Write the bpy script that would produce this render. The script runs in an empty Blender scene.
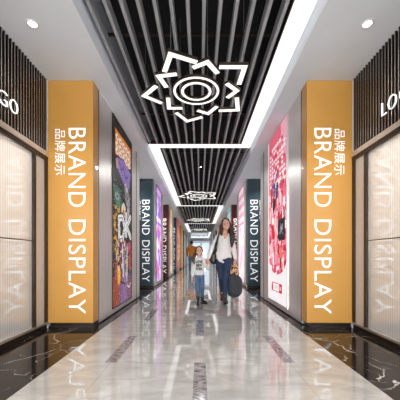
import bpy, bmesh, math, random
import numpy as np
from mathutils import Vector, Matrix

random.seed(7)
SC = bpy.context.scene
COL = SC.collection
PI = math.pi

# ------------------------------------------------------------------ camera
cd = bpy.data.cameras.new('camera'); cam = bpy.data.objects.new('camera', cd); COL.objects.link(cam)
cam.location = (0, 0, 0.95); cam.rotation_euler = (PI/2, 0, 0)
cd.sensor_width = 36; cd.lens = 24.48; cd.shift_y = 0.1412; cd.clip_start = 0.05; cd.clip_end = 200
SC.camera = cam

# ------------------------------------------------------------------ world (daylight beyond the two ends) and exposure
w = bpy.data.worlds.new('world'); SC.world = w; w.use_nodes = True
bg = w.node_tree.nodes['Background']; bg.inputs[0].default_value = (0.86, 0.93, 1.0, 1); bg.inputs[1].default_value = 0.75
SC.view_settings.view_transform = 'Standard'; SC.view_settings.look = 'None'
SC.view_settings.gamma = 1; SC.view_settings.use_curve_mapping = False
SC.view_settings.exposure = 0.6
STRIP_E, RING_E, DOWN_W, SHOP_E, POSTER_E = 0.8, 1.0, 42.0, 11.0, 0.36
FILL_SPOT_W = 130.0
# unseen fill light added behind the viewer to brighten pillars, floor and soffit
al = bpy.data.lights.new('rear_fill', 'AREA'); al.shape = 'RECTANGLE'; al.size = 3.8; al.size_y = 3.0; al.energy = 320; al.color = (.88, .95, 1)
ao = bpy.data.objects.new('rear_fill', al); COL.objects.link(ao); ao.location = (0, -4.3, 1.7); ao.rotation_euler = (PI/2, 0, 0)

# ------------------------------------------------------------------ materials
def lin(c):
    return tuple(((v/255)/12.92 if v/255 <= .04045 else (((v/255)+.055)/1.055)**2.4) for v in c)
def new_mat(name):
    m = bpy.data.materials.new(name); m.use_nodes = True
    return m, m.node_tree, m.node_tree.nodes['Principled BSDF']
def pbr(name, col, rough=.5, metal=0., noise=0., nscale=20., bump=0., emis=None, es=0., coat=0., stretch=(1, 1, 1), spec=.5):
    m, nt, b = new_mat(name)
    b.inputs['Base Color'].default_value = (*col, 1); b.inputs['Roughness'].default_value = rough
    b.inputs['Metallic'].default_value = metal; b.inputs['Coat Weight'].default_value = coat
    b.inputs['Specular IOR Level'].default_value = spec
    if emis: b.inputs['Emission Color'].default_value = (*emis, 1); b.inputs['Emission Strength'].default_value = es
    if noise or bump:
        tc = nt.nodes.new('ShaderNodeTexCoord'); mp = nt.nodes.new('ShaderNodeMapping'); mp.inputs['Scale'].default_value = stretch
        nz = nt.nodes.new('ShaderNodeTexNoise'); nz.inputs['Scale'].default_value = nscale; nz.inputs['Detail'].default_value = 5
        nt.links.new(tc.outputs['Object'], mp.inputs[0]); nt.links.new(mp.outputs[0], nz.inputs['Vector'])
        if noise:
            r = nt.nodes.new('ShaderNodeValToRGB')
            r.color_ramp.elements[0].position = .3; r.color_ramp.elements[1].position = .7
            r.color_ramp.elements[0].color = (*[v*(1-noise) for v in col], 1); r.color_ramp.elements[1].color = (*[min(1, v*(1+noise)) for v in col], 1)
            nt.links.new(nz.outputs[0], r.inputs[0]); nt.links.new(r.outputs[0], b.inputs['Base Color'])
        if bump:
            bp = nt.nodes.new('ShaderNodeBump'); bp.inputs['Strength'].default_value = bump; bp.inputs['Distance'].default_value = .01
            nt.links.new(nz.outputs[0], bp.inputs['Height']); nt.links.new(bp.outputs[0], b.inputs['Normal'])
    return m
def emit(name, col, s):
    m = bpy.data.materials.new(name); m.use_nodes = True; nt = m.node_tree; nt.nodes.clear()
    e = nt.nodes.new('ShaderNodeEmission'); o = nt.nodes.new('ShaderNodeOutputMaterial')
    e.inputs[0].default_value = (*col, 1); e.inputs[1].default_value = s; nt.links.new(e.outputs[0], o.inputs[0]); return m

M = {}
M['soffit'] = pbr('painted_plaster', (.80, .84, .89), .75, noise=.02, nscale=3)
M['black'] = pbr('matte_black', (.006, .006, .007), .8)
M['slat'] = pbr('slat_grey', (.40, .41, .425), .28, noise=.06, nscale=9, stretch=(1, .1, 1))
M['strip'] = emit('strip_diffuser', (1, .985, .97), STRIP_E)
M['ring'] = emit('ring_diffuser', (1, .97, .93), RING_E)
M['bronze'] = pbr('bronze_metal', (.20, .145, .105), .3, 1, noise=.1, nscale=30)
M['trim_metal'] = pbr('champagne_trim', (.62, .58, .54), .3, .8)
M['darktrim'] = pbr('dark_bronze', (.05, .035, .028), .35, .8, noise=.1)
M['slat_dark'] = pbr('black_slat', (.008, .006, .005), .4, .1)
M['bright_edge'] = pbr('bright_edge', (.85, .78, .72), .25, .8)
M['slat_back'] = pbr('brown_backboard', (.030, .012, .006), .3, .2, noise=.5, nscale=2.5)
M['panel_metal'] = pbr('brushed_steel', (.78, .735, .69), .36, .75, noise=.08, nscale=6, bump=.03, stretch=(14, 14, .35))
M['side_panel'] = pbr('satin_jamb_panel', (.62, .61, .60), .35, .35, noise=.04)
M['yellow'] = pbr('ochre_panel', lin((203, 146, 68)), .38, noise=.03, nscale=2, coat=.15)
M['teal'] = pbr('slate_teal_panel', lin((42, 66, 76)), .32, noise=.05, nscale=3, coat=.3)
M['maroon'] = pbr('maroon_panel', lin((80, 18, 20)), .3, noise=.05, nscale=3, coat=.3)
M['blue'] = pbr('petrol_blue_panel', lin((24, 74, 104)), .32, noise=.05, nscale=3, coat=.3)
M['orange'] = pbr('amber_panel', lin((220, 150, 60)), .35, noise=.05, nscale=3)
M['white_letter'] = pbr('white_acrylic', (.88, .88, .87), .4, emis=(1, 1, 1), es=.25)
M['logo'] = pbr('lit_letter', (.9, .9, .9), .4, emis=(1, .98, .95), es=.2)
M['letter_side'] = pbr('letter_return', (.12, .11, .11), .4, .5)
M['shopwall'] = pbr('shop_cream', (.70, .68, .66), .7, noise=.05, nscale=2)
M['shopshelf'] = pbr('shop_oak', (.42, .30, .2), .6, noise=.15, nscale=8)
M['shopdark'] = pbr('shop_stone', (.38, .36, .35), .6, noise=.1, nscale=4)
M['shoplight'] = emit('shop_lamp', (1, .97, .94), SHOP_E)
M['lens'] = emit('spot_lens', (1, .98, .95), 12)
M['white_trim'] = pbr('white_trim', (.8, .8, .8), .4)
M['wire'] = pbr('thin_wire', (.1, .1, .1), .5)

def tile_mat():
    m, nt, b = new_mat('polished_beige_marble'); N = nt.nodes; L = nt.links
    tc = N.new('ShaderNodeTexCoord')
    n1 = N.new('ShaderNodeTexNoise'); n1.inputs['Scale'].default_value = 2.2; n1.inputs['Detail'].default_value = 8; n1.inputs['Roughness'].default_value = .62; n1.inputs['Distortion'].default_value = 1.2
    mp = N.new('ShaderNodeMapping'); mp.inputs['Scale'].default_value = (1, 2.2, 1)
    L.new(tc.outputs['Object'], mp.inputs[0]); L.new(mp.outputs[0], n1.inputs['Vector'])
    r = N.new('ShaderNodeValToRGB'); e = r.color_ramp.elements
    e[0].position = .3; e[0].color = (*lin((160, 157, 152)), 1); e[1].position = .72; e[1].color = (*lin((192, 188, 182)), 1)
    L.new(n1.outputs[0], r.inputs[0])
    sx = N.new('ShaderNodeSeparateXYZ'); L.new(tc.outputs['Object'], sx.inputs[0])
    def joint(sock, period, off):
        a = N.new('ShaderNodeMath'); a.operation = 'SUBTRACT'; L.new(sock, a.inputs[0]); a.inputs[1].default_value = off
        d = N.new('ShaderNodeMath'); d.operation = 'PINGPONG'; L.new(a.outputs[0], d.inputs[0]); d.inputs[1].default_value = period/2
        c = N.new('ShaderNodeMath'); c.operation = 'LESS_THAN'; L.new(d.outputs[0], c.inputs[0]); c.inputs[1].default_value = .0022
        return c.outputs[0]
    j1 = joint(sx.outputs['X'], .80, 0); j2 = joint(sx.outputs['Y'], .815, 2.435)
    mx = N.new('ShaderNodeMath'); mx.operation = 'MAXIMUM'; L.new(j1, mx.inputs[0]); L.new(j2, mx.inputs[1])
    mix = N.new('ShaderNodeMixRGB'); mix.inputs[2].default_value = (*lin((150, 146, 140)), 1)
    L.new(mx.outputs[0], mix.inputs[0]); L.new(r.outputs[0], mix.inputs[1]); L.new(mix.outputs[0], b.inputs['Base Color'])
    b.inputs['Roughness'].default_value = .035; b.inputs['Specular IOR Level'].default_value = .6; b.inputs['Coat Weight'].default_value = .5; b.inputs['Coat Roughness'].default_value = .02
    return m
def inlay_mat():
    m, nt, b = new_mat('grey_vein_inlay'); N = nt.nodes; L = nt.links
    tc = N.new('ShaderNodeTexCoord'); n1 = N.new('ShaderNodeTexNoise'); n1.inputs['Scale'].default_value = 9; n1.inputs['Detail'].default_value = 9; n1.inputs['Distortion'].default_value = 2.5
    L.new(tc.outputs['Object'], n1.inputs['Vector'])
    r = N.new('ShaderNodeValToRGB'); e = r.color_ramp.elements
    e[0].position = .35; e[0].color = (*lin((92, 84, 86)), 1); e[1].position = .68; e[1].color = (*lin((158, 150, 150)), 1)
    L.new(n1.outputs[0], r.inputs[0]); L.new(r.outputs[0], b.inputs['Base Color'])
    b.inputs['Roughness'].default_value = .1
    return m
def black_marble():
    m, nt, b = new_mat('black_marble'); N = nt.nodes; L = nt.links
    tc = N.new('ShaderNodeTexCoord'); n1 = N.new('ShaderNodeTexNoise'); n1.inputs['Scale'].default_value = 1.6; n1.inputs['Detail'].default_value = 6
    L.new(tc.outputs['Object'], n1.inputs['Vector'])
    mixv = N.new('ShaderNodeMixRGB'); mixv.inputs[0].default_value = .45; L.new(tc.outputs['Object'], mixv.inputs[1]); L.new(n1.outputs['Color'], mixv.inputs[2])
    fac = None
    for sc, wd in ((2.0, .010), (4.6, .0065)):
        v = N.new('ShaderNodeTexVoronoi'); v.feature = 'DISTANCE_TO_EDGE'; v.inputs['Scale'].default_value = sc; L.new(mixv.outputs[0], v.inputs['Vector'])
        r = N.new('ShaderNodeValToRGB'); r.color_ramp.elements[0].position = 0; r.color_ramp.elements[0].color = (1, 1, 1, 1)
        r.color_ramp.elements[1].position = wd; r.color_ramp.elements[1].color = (0, 0, 0, 1); L.new(v.outputs[0], r.inputs[0])
        n2 = N.new('ShaderNodeTexNoise'); n2.inputs['Scale'].default_value = sc*1.3; L.new(tc.outputs['Object'], n2.inputs['Vector'])
        r2 = N.new('ShaderNodeValToRGB'); r2.color_ramp.elements[0].position = .44; r2.color_ramp.elements[1].position = .56; L.new(n2.outputs[0], r2.inputs[0])
        mu = N.new('ShaderNodeMath'); mu.operation = 'MULTIPLY'; L.new(r.outputs[0], mu.inputs[0]); L.new(r2.outputs[0], mu.inputs[1])
        if fac is None: fac = mu.outputs[0]
        else:
            a = N.new('ShaderNodeMath'); a.operation = 'MAXIMUM'; L.new(fac, a.inputs[0]); L.new(mu.outputs[0], a.inputs[1]); fac = a.outputs[0]
    mx = N.new('ShaderNodeMixRGB'); mx.inputs[1].default_value = (.010, .008, .008, 1); mx.inputs[2].default_value = (.62, .58, .54, 1)
    L.new(fac, mx.inputs[0]); L.new(mx.outputs[0], b.inputs['Base Color']); b.inputs['Roughness'].default_value = .09; b.inputs['Specular IOR Level'].default_value = .32
    return m
def facing(N, L, a, b_, p):
    lw = N.new('ShaderNodeLayerWeight'); lw.inputs[0].default_value = .5
    pw = N.new('ShaderNodeMath'); pw.operation = 'POWER'; L.new(lw.outputs['Facing'], pw.inputs[0]); pw.inputs[1].default_value = p
    ma = N.new('ShaderNodeMath'); ma.operation = 'MULTIPLY_ADD'; L.new(pw.outputs[0], ma.inputs[0]); ma.inputs[1].default_value = b_; ma.inputs[2].default_value = a
    return ma.outputs[0]
def fluted_glass():
    m = bpy.data.materials.new('fluted_glass'); m.use_nodes = True; nt = m.node_tree; nt.nodes.clear(); N = nt.nodes; L = nt.links
    out = N.new('ShaderNodeOutputMaterial'); tc = N.new('ShaderNodeTexCoord'); sx = N.new('ShaderNodeSeparateXYZ'); L.new(tc.outputs['Object'], sx.inputs[0])
    mu = N.new('ShaderNodeMath'); mu.operation = 'MULTIPLY'; mu.inputs[1].default_value = 2*PI/.034; L.new(sx.outputs['Y'], mu.inputs[0])
    sn = N.new('ShaderNodeMath'); sn.operation = 'SINE'; L.new(mu.outputs[0], sn.inputs[0])
    bp = N.new('ShaderNodeBump'); bp.inputs['Strength'].default_value = .012; bp.inputs['Distance'].default_value = .002; L.new(sn.outputs[0], bp.inputs['Height'])
    tr = N.new('ShaderNodeBsdfTransparent'); tr.inputs[0].default_value = (.95, .94, .92, 1)
    df = N.new('ShaderNodeBsdfDiffuse'); df.inputs[0].default_value = (.84, .83, .83, 1)
    tl = N.new('ShaderNodeBsdfTranslucent'); tl.inputs[0].default_value = (.85, .82, .78, 1)
    gl = N.new('ShaderNodeBsdfGlossy'); gl.inputs['Roughness'].default_value = .05; L.new(bp.outputs[0], gl.inputs['Normal'])
    m1 = N.new('ShaderNodeMixShader'); m1.inputs[0].default_value = .5; L.new(df.outputs[0], m1.inputs[1]); L.new(tl.outputs[0], m1.inputs[2])
    m2 = N.new('ShaderNodeMixShader'); md = N.new('ShaderNodeMath'); md.operation = 'MULTIPLY_ADD'; L.new(sn.outputs[0], md.inputs[0]); md.inputs[1].default_value = .12; md.inputs[2].default_value = .66; L.new(md.outputs[0], m2.inputs[0]); L.new(tr.outputs[0], m2.inputs[1]); L.new(m1.outputs[0], m2.inputs[2])
    m3 = N.new('ShaderNodeMixShader'); L.new(facing(N, L, .12, .75, 2.2), m3.inputs[0]); L.new(m2.outputs[0], m3.inputs[1]); L.new(gl.outputs[0], m3.inputs[2])
    L.new(m3.outputs[0], out.inputs[0]); return m
def clear_glass():
    m = bpy.data.materials.new('clear_glass'); m.use_nodes = True; nt = m.node_tree; nt.nodes.clear(); N = nt.nodes; L = nt.links
    out = N.new('ShaderNodeOutputMaterial'); tr = N.new('ShaderNodeBsdfTransparent'); tr.inputs[0].default_value = (.9, .94, .97, 1)
    gl = N.new('ShaderNodeBsdfGlossy'); gl.inputs['Roughness'].default_value = .03
    mx = N.new('ShaderNodeMixShader'); L.new(facing(N, L, .04, .9, 4), mx.inputs[0]); L.new(tr.outputs[0], mx.inputs[1]); L.new(gl.outputs[0], mx.inputs[2]); L.new(mx.outputs[0], out.inputs[0]); return m
def art_mat():
    m, nt, b = new_mat('backlit_print'); a = nt.nodes.new('ShaderNodeAttribute'); a.attribute_name = 'ink'
    nt.links.new(a.outputs['Color'], b.inputs['Base Color']); nt.links.new(a.outputs['Color'], b.inputs['Emission Color'])
    b.inputs['Emission Strength'].default_value = POSTER_E; b.inputs['Roughness'].default_value = .4; b.inputs['Specular IOR Level'].default_value = .12; return m
M['tile'] = tile_mat(); M['inlay'] = inlay_mat(); M['bmarble'] = black_marble(); M['fluted'] = fluted_glass(); M['glass'] = clear_glass(); M['art'] = art_mat()

# ------------------------------------------------------------------ helpers
def obj(name, bm, mats, parent=None, smooth=False):
    me = bpy.data.meshes.new(name)
    if isinstance(bm, bmesh.types.BMesh):
        bmesh.ops.recalc_face_normals(bm, faces=bm.faces); bm.to_mesh(me); bm.free()
    else: me = bm; me.name = name
    for mm in (mats if isinstance(mats, (list, tuple)) else [mats]): me.materials.append(mm)
    if smooth:
        for p in me.polygons: p.use_smooth = True
    o = bpy.data.objects.new(name, me); COL.objects.link(o)
    if parent is not None:
        o.parent = parent
    return o
def empty(name, loc, label, cat, group=None, rz=0, kind=None):
    o = bpy.data.objects.new(name, None); COL.objects.link(o); o.location = loc; o.rotation_euler.z = rz; o.empty_display_size = .1
    o['label'] = label; o['category'] = cat
    if group: o['group'] = group
    if kind: o['kind'] = kind
    return o
def tag(o, label, cat, group=None, kind=None):
    o['label'] = label; o['category'] = cat
    if group: o['group'] = group
    if kind: o['kind'] = kind
    return o
def struct(name, bm, mats, label=None, cat=None):
    o = obj(name, bm, mats); o['kind'] = 'structure'
    if label: o['label'] = label
    if cat: o['category'] = cat
    return o
def BM(): return bmesh.new()
def box(bm, x0, x1, y0, y1, z0, z1, bev=0, mi=0):
    x0, x1 = min(x0, x1), max(x0, x1); y0, y1 = min(y0, y1), max(y0, y1)
    r = bmesh.ops.create_cube(bm, size=1)
    for v in r['verts']: v.co = Vector(((x0+x1)/2+v.co.x*(x1-x0), (y0+y1)/2+v.co.y*(y1-y0), (z0+z1)/2+v.co.z*(z1-z0)))
    fs = {f for v in r['verts'] for f in v.link_faces}
    for f in fs: f.material_index = mi
    if bev:
        es = list({e for v in r['verts'] for e in v.link_edges}); bmesh.ops.bevel(bm, geom=es, offset=bev, segments=2, affect='EDGES', profile=.7)
    return bm
def cyl(bm, p0, p1, r0, r1=None, seg=16, mi=0):
    r1 = r0 if r1 is None else r1; p0 = Vector(p0); p1 = Vector(p1); d = p1-p0
    mt = Matrix.Translation((p0+p1)/2) @ d.to_track_quat('Z', 'Y').to_matrix().to_4x4()
    r = bmesh.ops.create_cone(bm, cap_ends=True, segments=seg, radius1=r0, radius2=r1, depth=d.length, matrix=mt)
    for f in {f for v in r['verts'] for f in v.link_faces}: f.material_index = mi
    return bm
def text_mesh(s, x0, x1, y0, y1, depth=.004, spacing=1.0, off=-.006):
    """text fitted into the rectangle, lying in local XY, front towards +Z"""
    c = bpy.data.curves.new('t', 'FONT'); c.body = s; c.extrude = depth/2; c.space_character = spacing; c.offset = off; c.resolution_u = 4
    o = bpy.data.objects.new('t', c); COL.objects.link(o); bpy.context.view_layer.update()
    me = bpy.data.meshes.new_from_object(o.evaluated_get(bpy.context.evaluated_depsgraph_get()))
    bpy.data.objects.remove(o); bpy.data.curves.remove(c); me.materials.clear()
    co = np.empty(len(me.vertices)*3); me.vertices.foreach_get('co', co); co = co.reshape(-1, 3)
    mn = co.min(0); mx = co.max(0)
    co[:, 0] = x0+(co[:, 0]-mn[0])/(mx[0]-mn[0])*(x1-x0); co[:, 1] = y0+(co[:, 1]-mn[1])/(mx[1]-mn[1])*(y1-y0); co[:, 2] += depth/2
    me.vertices.foreach_set('co', co.ravel()); me.update(); return me
def xform(me, m4): me.transform(m4); return me
def basis(o, ex, ey, ez):
    m = Matrix((ex, ey, ez)).transposed().to_4x4(); m.translation = Vector(o); return m
def join_meshes(ms):
    bm = bmesh.new()
    for m_ in ms: bm.from_mesh(m_)
    out = bpy.data.meshes.new('j'); bm.to_mesh(out); bm.free(); return out

XF = 1.42      # face of the display blocks
XS = 2.02      # line of the shopfronts
ZC = 3.286     # soffit
BLOCKS = [(3.61, 6.38), (8.19, 10.45), (12.25, 14.6), (16.35, 18.75), (20.45, 22.85), (24.55, 26.95), (28.65, 31.05), ]
SHADE = ['yellow', 'teal', 'maroon', 'blue', 'orange', 'teal', 'maroon']

# ------------------------------------------------------------------ floor
bm = BM()
def quad(x0, x1, y0, y1, mi, z=0.):
    f = bm.faces.new([bm.verts.new(p) for p in ((x0, y0, z), (x1, y0, z), (x1, y1, z), (x0, y1, z))]); f.material_index = mi
xs = [-1.284, -.852, -.748, -.05, .05, .748, .852, 1.284]
mod = .815; y = 2.435-8*mod; k = -8
while y < 35:
    for i in range(7):
        inl = (i == 3 and k % 2 == 1) or (i in (1, 5) and k % 2 == 0)
        quad(xs[i], xs[i+1], y, y+mod, 1 if inl else 0)
    for s in (-1, 1): quad(s*1.284, s*4.2, y, y+mod, 2)
    y += mod; k += 1
for s in (-1, 1): pass
me = bpy.data.meshes.new('floor'); bm.normal_update()
for f in bm.faces:
    if f.normal.z < 0: f.normal_flip()
r = bmesh.ops.extrude_face_region(bm, geom=[]) if False else None
bm.to_mesh(me); bm.free()
for mm in (M['tile'], M['inlay'], M['bmarble']): me.materials.append(mm)
fl = bpy.data.objects.new('floor', me); COL.objects.link(fl); fl['kind'] = 'structure'
fl['label'] = 'polished beige marble floor with grey inlays and black marble borders'
YN, YE = 2.435-8*mod, 34.6

# ------------------------------------------------------------------ ceiling
bm = BM(); box(bm, -4.2, 4.2, YN, YE+.4, 3.95, 4.05); struct('ceiling', bm, M['black'], 'black plenum above the open slats')
for s, nm in ((-1, 'left'), (1, 'right')):
    bm = BM(); box(bm, s*1.165, s*4.2, YN, YE, ZC, 3.95); struct('ceiling', bm, M['soffit'], f'smooth pale grey soffit along the {nm} shopfronts')
CROSS = [6.04+7.25*i for i in range(-1, 4)]     # near edges of the cross strips
SW = .23
def bay(i):
    ya = CROSS[i]+SW if i >= 0 else YN
    yb = CROSS[i+1] if i+1 < len(CROSS) else YE-.02
    return ya, yb
ordn = ['nearest', 'second', 'third', 'fourth', 'farthest']
for b in range(4 + 1):
    ya = max(YN, CROSS[b]+SW); yb = CROSS[b+1] if b < 4 else YE-.02
    side = 1 if b % 2 == 0 else -1
    x0, x1 = (-1.15, .905) if side == 1 else (-.905, 1.15)
    bm = BM(); n = 13; p = .163
    for j in range(n):
        cx = x0+.045+j*(x1-x0-.09)/(n-1)
        box(bm, cx-.018, cx+.018, ya+.01, yb-.01, 3.45, 3.575)
    o = obj('slatted_ceiling_panel', bm, M['slat'])
    tag(o, f'run of grey ceiling slats over black void, {ordn[b]} of the five bays', 'slatted ceiling', 'slatted ceiling bays')
    bm = BM()
    for yy in np.arange(ya+.6, yb, 1.8): box(bm, x0+.01, x1-.01, yy, yy+.03, 3.5755, 3.60)
    obj('carrier_rail', bm, M['darktrim'], o)
    # L-shaped light line: one side of the bay and its far end
    if b < 4:
        t = empty('linear_light', (0, ya, 3.45), f'white L-shaped light line on the {"right" if side == 1 else "left"} side and far end of the {ordn[b]} ceiling bay', 'ceiling light', 'L-shaped light lines in the slatted ceiling')
    else:
        t = empty('linear_light', (0, ya, 3.45), 'white light line along the right of the farthest ceiling bay by the end doors', 'ceiling light', 'L-shaped light lines in the slatted ceiling')
    L_ = yb-ya
    bm = BM(); box(bm, side*.925, side*1.15, 0, L_+(SW-.005 if b < 4 else 0), .0, .02)
    if b < 4: box(bm, -side*1.15, side*.925, L_+.005, L_+SW-.005, 0, .02)
    obj('diffuser', bm, M['strip'], t)
    bm = BM(); box(bm, side*.912, side*1.155, 0, L_+SW-.005 if b < 4 else L_, .0201, .08)
    if b < 4: box(bm, -side*1.155, side*.912, L_+.002, L_+SW-.002, .0201, .08)
    box(bm, side*.912, side*.923, 0, L_, -.004, .02); 
    if b < 4: box(bm, -side*1.155, side*.912, L_-.008, L_+.003, -.004, .02)
    obj('housing', bm, M['darktrim'], t)

# ------------------------------------------------------------------ side walls: metal blocks, recess walls
def metal_wall(s, y0, y1, nm, seams=()):
    bm = BM(); box(bm, s*XF, s*2.3, y0, y1, .018, ZC)
    me_ = struct('wall_'+nm, bm, M['panel_metal'])
    return me_
for s, nm in ((-1, 'left'), (1, 'right')):
    metal_wall(s, YN, -1.0, nm)
    for i, (y0, y1) in enumerate(BLOCKS):
        metal_wall(s, y0+.18, y1, nm)
        bm = BM(); box(bm, s*(XF-.004), s*(XF+.01), y1-.34, y1-.30, .02, ZC-.001); box(bm, s*(XF-.004), s*(XF+.01), y0+.19, y0+.205, .02, ZC-.001); struct('trim_%d' % (2*i+(1 if s < 0 else 2)), bm, M['darktrim'])
        bm = BM(); box(bm, s*(XF+.03), s*2.3, y0+.02, y1-.02, 0, .018); struct('baseboard_'+nm, bm, M['darktrim'])
        ynext = BLOCKS[i+1][0] if i+1 < len(BLOCKS) else YE
        bm = BM(); box(bm, s*XS, s*2.3, y1, ynext, 0, ZC); struct('wall_'+nm, bm, M['side_panel'])
# end wall with glazed doors
bm = BM(); box(bm, -XS, -1.0, YE-.2, YE, 0, 2.85); box(bm, 1.25, XS, YE-.2, YE, 0, 2.85); box(bm, -XS, XS, YE-.2, YE, 2.85, ZC)
struct('wall_end', bm, M['soffit'])
for k, (xa, xb) in enumerate(((-.98, .13), (.15, 1.23))):
    d = empty('door_%d' % (k+1), ((xa+xb)/2, YE-.12, 0), ('left' if k == 0 else 'right')+' leaf of the glazed doors closing the far end of the corridor', 'door', kind='structure')
    h = (xb-xa)/2
    bm = BM(); box(bm, -h, -h+.07, -.03, .03, .01, 2.8); box(bm, h-.07, h, -.03, .03, .01, 2.8); box(bm, -h+.07, h-.07, -.03, .03, 2.7, 2.8); box(bm, -h+.07, h-.07, -.03, .03, .01, .12)
    obj('door_frame', bm, M['side_panel'], d)
    bm = BM(); box(bm, -h+.07, h-.07, -.006, .006, .12, 2.7); obj('pane', bm, M['glass'], d)
    bm = BM(); x_ = (h-.12)*(1 if k == 0 else -1); cyl(bm, (x_, -.06, .8), (x_, -.06, 1.3), .015); obj('handle', bm, M['trim_metal'], d)

# ------------------------------------------------------------------ shopfronts (nearest pair) and the rooms behind them
def logo_letters(s, root, cy_list, zc):
    pass
for s, nm in ((-1, 'left'), (1, 'right')):
    t = empty('shopfront', (s*XS, 0, 0), f'{nm} shopfront of fluted glass under bronze vertical slats', 'shopfront', 'shopfronts with fluted glass')
    def B(bm, a, b_, y0, y1, z0, z1, bev=0): return box(bm, s*a, s*b_, y0, y1, z0, z1, bev)   # a,b outwards from the shop line
    bm = BM(); B(bm, .02, .045, -1.0, 3.30, .085, 2.2115); obj('glass_pane', bm, M['fluted'], t)
    bm = BM(); B(bm, -.015, .08, -1.0, 3.609, 2.262, 2.325, .004); obj('top_rail', bm, M['trim_metal'], t)
    bm = BM(); B(bm, -.005, .08, -1.0, 3.609, 2.212, 2.2615); obj('rail_reveal', bm, M['darktrim'], t)
    bm = BM(); B(bm, -.005, .08, -1.0, 3.609, 0.055, .084, .004); obj('bottom_rail', bm, M['trim_metal'], t)
    bm = BM(); B(bm, .01, .08, -1.0, 3.609, 0.0, .0549); obj('plinth', bm, M['darktrim'], t)
    bm = BM(); B(bm, -.008, .08, 3.302, 3.345, .085, 2.2115, .004); obj('jamb', bm, M['darktrim'], t)
    bm = BM(); B(bm, .012, .06, 3.346, 3.55, .085, 2.2115); obj('side_panel', bm, M['side_panel'], t)
    bm = BM(); B(bm, -.004, .08, 3.551, 3.609, .085, 2.2115, .003); obj('jamb', bm, M['darktrim'], t)
    bm = BM(); B(bm, .008, .019, -1.0, 3.30, 1.138, 1.148); obj('glazing_bar', bm, M['darktrim'], t)
    bm = BM()
    y_ = -.99
    while y_ < 3.58:
        B(bm, .0, .045, y_, y_+.014, 2.3255, ZC-.002)
        box(bm, -s*.002, 0, y_+.005, y_+.010, 2.3255, ZC-.002, mi=1); y_ += .050
    obj('slat_screen', bm, [M['slat_dark'], M['bright_edge']], t)
    bm = BM(); B(bm, .06, .08, -1.0, 3.609, 2.3255, ZC-.002); obj('backboard', bm, M['slat_back'], t)
    # LOGO, reads from far to near on the right, near to far on the left
    lt = empty('logo_sign', (s*(XS-.042), 2.68, 2.466), f'white LOGO lettering mounted on the slats of the {nm} shopfront', 'sign', 'LOGO signs')
    starts = [-.29, -.19, -.03, .14] if s < 0 else [-.27, -.17, -.005, .16]; wid = [.08, .13, .14, .13]
    for ch, a, w_ in zip('LOGO', starts, wid):
        if s == 1:   # viewer faces +X, right hand is -Y
            mt = basis((0, .0, 0), Vector((0, -1, 0)), Vector((0, 0, 1)), Vector((-1, 0, 0))); a0 = a
        else:
            mt = basis((0, 0, 0), Vector((0, 1, 0)), Vector((0, 0, 1)), Vector((1, 0, 0))); a0 = a
        l = text_mesh(ch, a0, a0+w_*.94, 0, .142, .014, off=-.022)
        # a little bolder
        o = obj('letter_'+ch.lower(), xform(l, mt), M['logo'], lt)
        for zz in (.02, .12):
            yy = (a0+.008)*(-1 if s == 1 else 1); bm = BM(); box(bm, s*.0005, s*.0375, yy-.004, yy+.004, zz, zz+.008); obj('standoff', bm, M['letter_side'], o)
    # room behind the glass
    nm2 = 'shop_'+nm
    bm = BM(); box(bm, s*4.0, s*4.2, -1.0, 3.6, 0, ZC); struct('wall_'+nm2+'_back', bm, M['shopwall'])
    bm = BM(); box(bm, s*2.021, s*4.0, 3.6105, 3.785, 0, ZC); struct('wall_'+nm2+'_far', bm, M['shopwall'])
    bm = BM(); box(bm, s*2.3, s*4.2, -1.2, -1.0, 0, ZC); struct('wall_'+nm2+'_near', bm, M['shopwall'])
    t = empty('shop_panel_light', (s*3.0, 1.3, 2.9), f'flat ceiling lamp glowing behind the {nm} fluted glass', 'ceiling light')
    bm = BM(); box(bm, -.35, .35, -1.9, 1.9, 0, .02); obj('diffuser', bm, M['shoplight'], t)
    bm = BM(); box(bm, -.38, .38, -1.93, 1.93, .021, .06); 
    for yy in (-1.5, 1.5): cyl(bm, (0, yy, .06), (0, yy, .37), .01, seg=8)
    obj('housing', bm, M['white_trim'], t)
    t = empty('display_counter', (s*3.3, 2.3, 0), f'pale counter standing behind the {nm} fluted glass', 'counter')
    bm = BM(); box(bm, -.35, .35, -1.3, 1.0, .08, 1.05, .01); obj('cabinet', bm, M['shopwall'], t)
    bm = BM(); box(bm, -.38, .38, -1.33, 1.03, 1.051, 1.1, .008); obj('counter_top', bm, M['shopdark'], t)
    bm = BM(); box(bm, -.31, .31, -1.26, .96, 0, .079); obj('plinth', bm, M['darktrim'], t)
    t = empty('wall_shelf', (s*3.98, 2.2, 1.55), f'oak wall shelf on the back wall of the {nm} shop', 'shelf')
    bm = BM(); box(bm, 0, -s*.3, -1.2, 1.2, 0, .04, .004); obj('board', bm, M['shopshelf'], t)
    for yy in (-.9, .9):
        bm = BM(); box(bm, 0, -s*.25, yy-.01, yy+.01, -.12, -.001); obj('bracket', bm, M['darktrim'], t)

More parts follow.
